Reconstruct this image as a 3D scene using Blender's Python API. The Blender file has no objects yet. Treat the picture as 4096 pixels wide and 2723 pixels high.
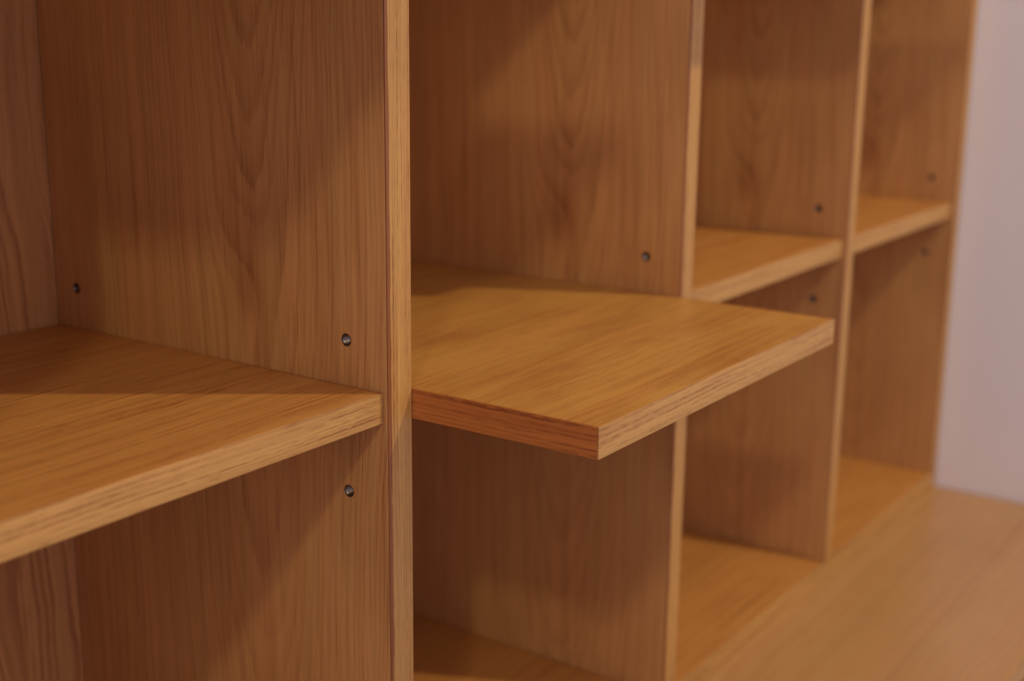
import bpy, bmesh, math, random
from mathutils import Vector, Matrix
random.seed(4)
S = bpy.context.scene
COL = S.collection

# ---------------------------------------------------------------- camera
cd = bpy.data.cameras.new('camera'); cam = bpy.data.objects.new('camera', cd); COL.objects.link(cam)
S.camera = cam
yaw, pitch, roll = -0.96456, -0.2377, 0.01161
fwd = Vector((-math.sin(yaw)*math.cos(pitch), math.cos(yaw)*math.cos(pitch), math.sin(pitch)))
rt = Vector((math.cos(yaw), math.sin(yaw), 0)); up = rt.cross(fwd)
r2 = rt*math.cos(roll) + up*math.sin(roll); u2 = up*math.cos(roll) - rt*math.sin(roll)
cam.matrix_world = Matrix(((r2.x, u2.x, -fwd.x, -0.60316), (r2.y, u2.y, -fwd.y, -0.50904),
                           (r2.z, u2.z, -fwd.z, 0.22631), (0, 0, 0, 1)))
cd.sensor_fit = 'HORIZONTAL'; cd.sensor_width = 36; cd.lens = 46.666
cd.clip_start = 0.02; cd.clip_end = 60
cd.dof.use_dof = True; cd.dof.focus_distance = 0.80; cd.dof.aperture_fstop = 4.1
cd.dof.aperture_blades = 7

# ---------------------------------------------------------------- light
w = bpy.data.worlds.new('World'); S.world = w; w.use_nodes = True
bg = w.node_tree.nodes['Background']
bg.inputs[0].default_value = (1.0, 0.82, 0.93, 1); bg.inputs[1].default_value = 0.68
def lamp(x, y, z, power, color, radius=0.06):
    l = bpy.data.lights.new('downlight_or_fill', 'SPOT'); l.energy = power; l.color = color
    l.shadow_soft_size = radius; l.spot_size = math.radians(125); l.spot_blend = 1.0
    o = bpy.data.objects.new('downlight_or_fill', l); COL.objects.link(o); o.location = (x, y, z)
    d = Vector((0.2+0.2*x, 0.0, -0.2)) - Vector((x, y, z))
    o.rotation_euler = d.to_track_quat('-Z', 'Y').to_euler()
WARM = (1.0, 0.815, 0.45)
lamp(-1.85, -1.12, 1.50, 39, WARM, 0.07)
lamp(0.99, -1.31, 1.70, 92, WARM, 0.028)
lamp(0.10, -2.30, 1.70, 16, WARM, 0.25)  # added soft fill without a known source, brightens the far bays
S.view_settings.view_transform = 'Standard'; S.view_settings.look = 'None'
S.view_settings.exposure = 0; S.view_settings.gamma = 1

# ---------------------------------------------------------------- materials
class NT:
    def __init__(s, name):
        s.m = bpy.data.materials.new(name); s.m.use_nodes = True
        s.t = s.m.node_tree; s.b = s.t.nodes['Principled BSDF']
    def n(s, typ, **k):
        o = s.t.nodes.new(typ)
        for a, v in k.items(): setattr(o, a, v)
        return o
    def put(s, sock, v):
        if hasattr(v, 'is_output') or isinstance(v, bpy.types.NodeSocket): s.t.links.new(v, sock)
        else: sock.default_value = v
    def M(s, op, a, b=0.0, c=0.0, clamp=False):
        o = s.n('ShaderNodeMath', operation=op, use_clamp=clamp)
        s.put(o.inputs[0], a); s.put(o.inputs[1], b); s.put(o.inputs[2], c)
        return o.outputs[0]
    def V(s, x, y, z):
        o = s.n('ShaderNodeCombineXYZ')
        for i, v in enumerate((x, y, z)): s.put(o.inputs[i], v)
        return o.outputs[0]
    def noise(s, vec, scale=1.0, detail=2.0, rough=0.5):
        o = s.n('ShaderNodeTexNoise'); s.put(o.inputs['Vector'], vec)
        o.inputs['Scale'].default_value = scale; o.inputs['Detail'].default_value = detail
        o.inputs['Roughness'].default_value = rough
        return o.outputs['Fac']
    def rng(s, v, a, b, c=0.0, d=1.0, smooth=False):
        o = s.n('ShaderNodeMapRange', clamp=True)
        if smooth: o.interpolation_type = 'SMOOTHSTEP'
        s.put(o.inputs[0], v)
        for i, q in enumerate((a, b, c, d)): s.put(o.inputs[i+1], q)
        return o.outputs[0]
    def mix(s, f, a, b, mode='MIX'):
        o = s.n('ShaderNodeMix', data_type='RGBA', blend_type=mode)
        s.put(o.inputs[0], f)
        for i, v in ((6, a), (7, b)):
            s.put(o.inputs[i], v if not isinstance(v, tuple) else (*v, 1))
        return o.outputs[2]

def wood(name, along, across, light, dark, a0=0.1, h0=0.02, hamp=0.05, hscale=3.0, rings=230,
         ring_k=0.5, pore_k=0.5, streak_k=0.4, blotch_k=0.35, seed=0.0, rough=0.42, warp=0.03, hslope=0.0, pf=1100.0, pl=48.0, knots=(), stain=None, spec=0.5, line_k=0.35, lf=430.0, knot_dark=0.42):
    T = NT(name); third = 3-along-across
    tc = T.n('ShaderNodeTexCoord'); sp = T.n('ShaderNodeSeparateXYZ')
    T.t.links.new(tc.outputs['Object'], sp.inputs[0])
    l, a, t = sp.outputs[along], sp.outputs[across], sp.outputs[third]
    M = T.M
    ls = M('ADD', l, seed*1.37)
    ash = M('SUBTRACT', a, a0)
    # slow wandering of the grain across the board
    wn = T.noise(T.V(M('MULTIPLY', a, 5.0), M('MULTIPLY', ls, 2.6), seed), 1.0, 2.0)
    ash = M('ADD', ash, M('MULTIPLY', M('SUBTRACT', wn, 0.5), warp*2))
    wn2 = T.noise(T.V(M('MULTIPLY', a, 40.0), M('MULTIPLY', ls, 14.0), seed+7), 1.0, 2.0)
    ash = M('ADD', ash, M('MULTIPLY', M('SUBTRACT', wn2, 0.5), warp*0.16))
    h = M('ADD', h0, M('MULTIPLY', M('SUBTRACT', T.noise(T.V(ls, seed+3.3, M('MULTIPLY', a, 0.8)), hscale, 1.0), 0.5), hamp*2))
    if hslope: h = M('ADD', h, M('MULTIPLY', l, hslope))
    g = M('SQRT', M('ADD', M('MULTIPLY', ash, ash), M('MULTIPLY', h, h)))
    for (kl, ka, kr, kamp) in knots:          # grain flowing round a small pin knot
        dl = M('MULTIPLY', M('SUBTRACT', l, kl), 0.55); da = M('SUBTRACT', a, ka)
        dd = M('ADD', M('MULTIPLY', dl, dl), M('MULTIPLY', da, da))
        gz = M('EXPONENT', M('DIVIDE', dd, -kr*kr))
        g = M('ADD', g, M('MULTIPLY', gz, kamp))
    gg = M('ADD', M('MULTIPLY', g, rings), M('MULTIPLY', T.noise(T.V(M('MULTIPLY', g, 26.0), seed, 0.0), 1.0, 2.0), 9.0))
    fine = T.noise(T.V(M('MULTIPLY', a, 420.0), M('MULTIPLY', ls, 22.0), M('MULTIPLY', t, 420.0)), 1.0, 2.0)
    ph = M('ADD', gg, M('MULTIPLY', M('SUBTRACT', fine, 0.5), 0.45))
    saw = M('FRACT', ph)
    ring = M('MULTIPLY', T.rng(saw, 0.25, 0.88, 0, 1, True), T.rng(saw, 0.9, 1.0, 1, 0, True))
    fl = M('FLOOR', ph)
    wh = T.n('ShaderNodeTexWhiteNoise', noise_dimensions='1D'); T.put(wh.inputs['W'], M('ADD', fl, seed))
    ring = M('MULTIPLY', ring, T.rng(wh.outputs[0], 0, 1, 0.25, 1.0))
    # pores: short dashes along the grain, clustered in the early wood
    po = T.noise(T.V(M('MULTIPLY', a, pf), M('MULTIPLY', ls, pl), M('MULTIPLY', t, pf)), 1.0, 2.0, 0.6)
    pore = M('MULTIPLY', T.rng(po, 0.52, 0.68, 0, 1, True), T.rng(saw, 0.0, 0.7, 0.35, 1.0))
    st = T.noise(T.V(M('MULTIPLY', M('ADD', ash, M('MULTIPLY', h, 0.4)), 170.0), M('MULTIPLY', ls, 3.0), M('MULTIPLY', t, 170.0)), 1.0, 4.0, 0.6)
    bl = T.noise(T.V(M('MULTIPLY', a, 11.0), M('MULTIPLY', ls, 5.0), seed+11), 1.0, 3.0, 0.6)
    dl1 = T.noise(T.V(M('MULTIPLY', ash, lf), M('MULTIPLY', ls, 5.0), M('MULTIPLY', t, lf)), 1.0, 2.0)
    dl2 = T.noise(T.V(M('MULTIPLY', ash, lf*2.1), M('MULTIPLY', ls, 120.0), M('MULTIPLY', t, lf*2.1)), 1.0, 1.0)
    lines = M('MULTIPLY', T.rng(dl1, 0.52, 0.62, 0, 1, True), T.rng(dl2, 0.36, 0.56, 0.25, 1.0))
    f = M('MULTIPLY', ring, ring_k)
    f = M('ADD', f, M('MULTIPLY', lines, line_k))
    f = M('ADD', f, M('MULTIPLY', pore, pore_k))
    f = M('ADD', f, M('MULTIPLY', T.rng(st, 0.3, 0.72, -0.5, 0.5), streak_k))
    f = M('ADD', f, M('MULTIPLY', T.rng(bl, 0.32, 0.7, -0.5, 0.5), blotch_k))
    for (kl, ka, kr, kamp) in knots:
        dl = M('MULTIPLY', M('SUBTRACT', l, kl), 0.6); da = M('SUBTRACT', a, ka)
        dd = M('ADD', M('MULTIPLY', dl, dl), M('MULTIPLY', da, da))
        f = M('ADD', f, M('MULTIPLY', M('EXPONENT', M('DIVIDE', dd, -kr*kr*0.25)), knot_dark))
    f = M('ADD', f, 0.12, 0, True)
    col = T.mix(f, light, dark)
    # slight hue drift, yellower and pinker
    hu = T.noise(T.V(M('MULTIPLY', a, 60.0), M('MULTIPLY', ls, 2.0), M('MULTIPLY', t, 60.0)), 1.0, 2.0)
    col = T.mix(T.rng(hu, 0.35, 0.65, 0.0, 0.5), col, T.mix(1.0, col, (1.06, 0.93, 0.98), 'MULTIPLY'))
    if stain:                                  # dark streak of heartwood along one arris
        pos, width, scol = stain
        third_pos = sp.outputs[across]
        e = M('ADD', third_pos, M('MULTIPLY', M('SUBTRACT', T.noise(T.V(M('MULTIPLY', l, 22.0), 0.0, seed), 1.0, 3.0), 0.5), width*1.6))
        col = T.mix(T.rng(e, pos+width-0.0004, pos+width+0.0003, 0.9, 0.0), col, T.mix(st, scol, (scol[0]*0.55, scol[1]*0.5, scol[2]*0.5)))
    T.put(T.b.inputs['Base Color'], col)
    T.put(T.b.inputs['Roughness'], M('ADD', rough, M('MULTIPLY', f, 0.12)))
    T.b.inputs['Specular IOR Level'].default_value = spec
    bp = T.n('ShaderNodeBump'); bp.inputs['Strength'].default_value = 0.25; bp.inputs['Distance'].default_value = 0.0002
    T.put(bp.inputs['Height'], M('SUBTRACT', 1.0, M('ADD', M('MULTIPLY', pore, 0.7), M('MULTIPLY', ring, 0.3))))
    T.t.links.new(bp.outputs[0], T.b.inputs['Normal'])
    return T.m

X, Y, Z = 0, 1, 2
LT = (0.59, 0.335, 0.126); DK = (0.29, 0.116, 0.036)
SL = (0.54, 0.265, 0.072); SD = (0.28, 0.094, 0.019)
EL = (0.55, 0.32, 0.098); ED = (0.27, 0.115, 0.030)
M_face = wood('divider_veneer', Z, Y, LT, DK, a0=0.112, h0=0.048, hamp=0.012, hscale=3.5, hslope=-0.085, warp=0.014, rings=250, ring_k=0.32, line_k=0.2, lf=600.0, pore_k=0.3, pf=1000.0, pl=14.0, blotch_k=0.35, knots=((0.056, 0.122, 0.026, 0.009),), seed=1.0)
M_back = wood('back_panel_veneer', Z, X, (0.56, 0.305, 0.118), (0.25, 0.092, 0.03), a0=0.275, h0=0.05, hslope=0.10, hamp=0.03, hscale=2.2, rings=105, ring_k=0.6, line_k=0.12, pore_k=0.2, blotch_k=0.3, seed=5.0, warp=0.05)
M_shelf = wood('shelf_veneer', X, Y, SL, SD, a0=0.10, h0=0.02, hamp=0.05, rings=260, line_k=0.45, ring_k=0.22, pore_k=0.5, pf=1000.0, pl=16.0, streak_k=0.2, blotch_k=0.22, seed=2.4, rough=0.36, warp=0.012)
M_shelf2 = wood('pulled_shelf_veneer', X, Y, (0.515, 0.272, 0.066), SD, a0=0.09, h0=0.02, hamp=0.04, rings=150, ring_k=0.15, pore_k=0.5, pf=1050.0, pl=18.0, streak_k=0.22, line_k=0.3, knots=((0.235, 0.135, 0.04, 0.02), (0.12, 0.20, 0.03, 0.012)), knot_dark=0.2, blotch_k=0.55, seed=9.1, rough=0.34, warp=0.022)
M_front = wood('front_band_veneer', X, Z, EL, ED, a0=0.03, h0=0.02, hamp=0.004, rings=560, ring_k=0.4, line_k=0.8, lf=520.0, pore_k=0.5, blotch_k=0.2, seed=3.0, warp=0.0035)
M_side = wood('side_band_veneer', Y, Z, (0.50, 0.180, 0.042), (0.22, 0.060, 0.013), a0=0.035, h0=0.02, hamp=0.004, rings=480, ring_k=0.4, line_k=0.7, lf=520.0, pore_k=0.4, blotch_k=0.2, seed=6.0, warp=0.003)
M_vert = wood('divider_band_veneer', Z, X, EL, ED, a0=-0.03, h0=0.02, hamp=0.006, rings=520, ring_k=0.35, line_k=0.6, lf=650.0, pore_k=0.4, blotch_k=0.3, seed=4.0, warp=0.004, stain=(-0.0015, 0.0029, (0.28, 0.08, 0.022)))
M_top = wood('counter_veneer', X, Y, (0.45, 0.26, 0.108), (0.32, 0.158, 0.060), a0=-0.3, h0=0.05, hamp=0.03, rings=45, ring_k=0.35, pore_k=0.2, streak_k=0.3, blotch_k=0.35, line_k=0.12, seed=8.0, rough=0.28)

T = NT('zinc_metal'); T.b.inputs['Metallic'].default_value = 1; T.b.inputs['Roughness'].default_value = 0.32
tc = T.n('ShaderNodeTexCoord'); T.put(T.b.inputs['Base Color'], T.mix(T.noise(tc.outputs['Object'], 900), (0.27, 0.23, 0.215), (0.13, 0.11, 0.10)))
M_zinc = T.m
T = NT('wall_paint'); tc = T.n('ShaderNodeTexCoord'); T.b.inputs['Roughness'].default_value = 0.75
T.put(T.b.inputs['Base Color'], T.mix(T.noise(tc.outputs['Object'], 3), (0.80, 0.81, 0.90), (0.84, 0.84, 0.92)))
bp = T.n('ShaderNodeBump'); bp.inputs['Strength'].default_value = 0.2; bp.inputs['Distance'].default_value = 0.001
T.put(bp.inputs['Height'], T.noise(tc.outputs['Object'], 350)); T.t.links.new(bp.outputs[0], T.b.inputs['Normal'])
M_wall = T.m
T = NT('floor_vinyl'); tc = T.n('ShaderNodeTexCoord'); T.b.inputs['Roughness'].default_value = 0.5
T.put(T.b.inputs['Base Color'], T.mix(T.noise(tc.outputs['Object'], 6), (0.42, 0.38, 0.34), (0.34, 0.30, 0.27)))
M_floor = T.m

# ---------------------------------------------------------------- helpers
def box_bm(x0, x1, y0, y1, z0, z1, bev=0.0004):
    bm = bmesh.new()
    bmesh.ops.create_cube(bm, size=1)
    for v in bm.verts:
        v.co = Vector(((x0+x1)/2 + v.co.x*(x1-x0), (y0+y1)/2 + v.co.y*(y1-y0), (z0+z1)/2 + v.co.z*(z1-z0)))
    if bev: bmesh.ops.bevel(bm, geom=bm.edges[:], offset=bev, segments=2, affect='EDGES', profile=0.5)
    return bm
def obj(name, bm, mat, parent=None, smooth=False):
    me = bpy.data.meshes.new(name); bm.normal_update(); bm.to_mesh(me); bm.free()
    if smooth:
        for p in me.polygons: p.use_smooth = True
    me.materials.append(mat)
    o = bpy.data.objects.new(name, me); COL.objects.link(o); o.parent = parent
    return o
def thing(name, label, cat, loc=(0, 0, 0), group=None):
    o = bpy.data.objects.new(name, None); COL.objects.link(o); o.empty_display_size = 0.1
    o.location = loc; o['label'] = label; o['category'] = cat
    if group: o['group'] = group
    return o
def copy_of(o, parent, loc):
    c = o.copy(); COL.objects.link(c); c.parent = parent; c.location = loc; return c
def lathe(profile, n=28):
    """profile: (axial, radius) pairs turned about the x axis"""
    bm = bmesh.new(); rows = []
    for ax, r in profile:
        rows.append([bm.verts.new((ax, r*math.cos(2*math.pi*k/n), r*math.sin(2*math.pi*k/n))) for k in range(n)])
    for i in range(len(rows)-1):
        for k in range(n):
            bm.faces.new((rows[i][k], rows[i][(k+1) % n], rows[i+1][(k+1) % n], rows[i+1][k]))
    bm.faces.new(rows[-1][::-1])
    bmesh.ops.recalc_face_normals(bm, faces=bm.faces[:])
    return bm

# ---------------------------------------------------------------- measures (metres)
P = 0.38; D = 0.321; XL, XR = -0.0015, 0.021
Z0, Z1, Z2, ZT = -0.37, 0.0, 0.385, 0.77
TS = 0.0195

# ---------------------------------------------------------------- the room
def struct(name, bm, m):
    o = obj(name, bm, m); o['kind'] = 'structure'; return o
struct('wall', box_bm(3*P+XR+0.005, 3*P+XR+0.125, -3.2, 0.45, -1.15, 2.0, 0), M_wall)
struct('back_wall', box_bm(-2.6, 3*P+XR+0.003, D+0.012, D+0.13, -1.15, 2.0, 0), M_wall)
struct('floor', box_bm(-2.6, 3*P+XR+0.125, -3.2, 0.45, -1.25, -1.152, 0), M_floor)

# ---------------------------------------------------------------- counter
ct = thing('counter', 'long wooden counter top under the bookcase, running to the white wall', 'counter', (0, 0, -0.395))
XE = 3*P+XR+0.002
obj('counter_top', box_bm(-1.5, XE, -0.233, D+0.008, -0.03, 0, 0.001), M_top, ct)
obj('edge_band', box_bm(-1.5, XE, -0.2355, -0.2332, -0.03, 0, 0.0006), M_front, ct)
for x in (-1.4, -0.2, 1.05):
    obj('support_panel', box_bm(x, x+0.03, -0.20, D, -0.755, -0.0305), M_face, ct)

# ---------------------------------------------------------------- bookcase
bc = thing('bookcase', 'open oak-coloured bookcase of square compartments standing on the counter', 'bookcase', (0, 0, 0))
obj('bottom_board', box_bm(-2*P+XL, 3*P+XR, 0.0012, D, Z0-0.025, Z0), M_shelf, bc)
obj('edge_band', box_bm(-2*P+XL, 3*P+XR, 0, 0.0010, Z0-0.025, Z0), M_front, bc)
obj('top_board', box_bm(-2*P+XL, 3*P+XR, 0.0012, D, ZT, ZT+0.025), M_shelf, bc)
for i in range(-2, 3):
    b = obj('back_panel', box_bm(XR, P+XL, D-0.0002, D+0.006, Z0+0.0005, ZT-0.0005, 0), M_back, bc) if i == -2 else copy_of(b, bc, (0, 0, 0))
    b.location = (i*P, 0, 0)
# divider with bores for the threaded inserts
dv = obj('divider', box_bm(XL, XR, 0.0012, D-0.0005, Z0+0.0004, ZT-0.0004), M_face, bc)
YI = (0.0338, 0.2970); ZI = (0.0307, -0.0687); RB = 0.0042
cut = bmesh.new()
for y in YI:
    for z in ZI:
        for x0 in (XL, XR):
            bmesh.ops.create_cone(cut, cap_ends=True, segments=28, radius1=RB, radius2=RB, depth=0.018,
                matrix=Matrix.Translation((x0, y, z)) @ Matrix.Rotation(math.pi/2, 4, 'Y'))
co = obj('cutter', cut, M_face)
md = dv.modifiers.new('b', 'BOOLEAN'); md.object = co; md.operation = 'DIFFERENCE'; md.solver = 'EXACT'
dg = bpy.context.evaluated_depsgraph_get()
me = bpy.data.meshes.new_from_object(dv.evaluated_get(dg)); me.name = 'divider'
dv.modifiers.clear(); dv.data = me; bpy.data.objects.remove(co)
prof = [(0.0006, RB), (0.0001, RB-0.0002), (0.0001, RB-0.0006), (0.0008, RB-0.0009)]
for k in range(6): prof += [(0.0012+k*0.0011, 0.0029), (0.0012+k*0.0011+0.00055, 0.0036)]
prof += [(0.0085, 0.0029)]
ins = []
for y in YI:
    for z in ZI:
        for s in (0, 1):
            if not ins: o = obj('threaded_insert', lathe(prof), M_zinc, dv)
            else: o = copy_of(ins[0], dv, (0, 0, 0))
            o.location = (XL if s == 0 else XR, y, z); o.rotation_euler = (0, 0, math.pi*s); ins.append(o)
band = obj('edge_band', box_bm(XL, XR, 0, 0.0010, Z0+0.0004, ZT-0.0004, 0.0003), M_vert, dv)
first = dv
for i in (-2, -1, 1, 2, 3):
    c = copy_of(first, bc, (i*P, 0, 0))
    for ch in ins+[band]:
        k = copy_of(ch, c, ch.location)

# small wooden wedges that carry the pulled-out board
for x, sx in ((XR+0.0001, 1), (P+XL-0.0001, -1)):
    bm = bmesh.new(); vs = []
    for y in (0.004, 0.022):
        vs.append([bm.verts.new((x, y, -TS-0.0003)), bm.verts.new((x+sx*0.0034, y, -TS-0.0003)), bm.verts.new((x, y, -TS-0.0052))])
    bm.faces.new(vs[0]); bm.faces.new(vs[1][::-1])
    for k in range(3): bm.faces.new((vs[0][k], vs[1][k], vs[1][(k+1) % 3], vs[0][(k+1) % 3]))
    bmesh.ops.recalc_face_normals(bm, faces=bm.faces[:])
    obj('shelf_support', bm, M_front, bc)

# ---------------------------------------------------------------- loose shelf boards
def shelf(label, i, z, y, mat, depth=0.314, dz=0.0):
    t = thing('shelf_board', label, 'shelf', (i*P+XR+0.0007, y, z-TS+dz), 'loose shelf boards resting inside the bookcase')
    L = P+XL-XR-0.0014; e = 0.0010
    obj('panel', box_bm(e+0.0002, L-e-0.0002, e+0.0002, depth-e, 0, TS, 0.0003), mat, t)
    obj('edge_band', box_bm(0, L, 0, e, 0, TS, 0.0003), M_front, t)
    obj('edge_band', box_bm(0, e, e+0.0002, depth-e, 0, TS, 0.0003), M_side, t)
    obj('edge_band', box_bm(L-e, L, e+0.0002, depth-e, 0, TS, 0.0003), M_side, t)
    return t
shelf('large foreground shelf at the left of the thick front divider, half in shadow', -1, Z1, 0.0042, M_shelf, dz=0.0015)
shelf('shelf pulled far out of its compartment, sticking out beyond the dividers', 0, Z1, -0.1372, M_shelf2, depth=0.455)
shelf('pushed-in shelf directly right of the pulled-out one, between second and third dividers', 1, Z1, 0.0042, M_shelf)
shelf('small distant shelf in the last compartment beside the white wall', 2, Z1, 0.0042, M_shelf)
shelf('shelf pulled forward one level above the large foreground shelf', -1, Z2-0.018, -0.1372, M_shelf2)
shelf('upper shelf above the pulled-out one', 0, Z2, 0.0042, M_shelf)
shelf('upper shelf pulled forward in the compartment above the pushed-in shelf', 1, Z2-0.018, -0.1372, M_shelf2)
shelf('upper shelf in the last compartment by the white wall', 2, Z2, 0.0042, M_shelf)
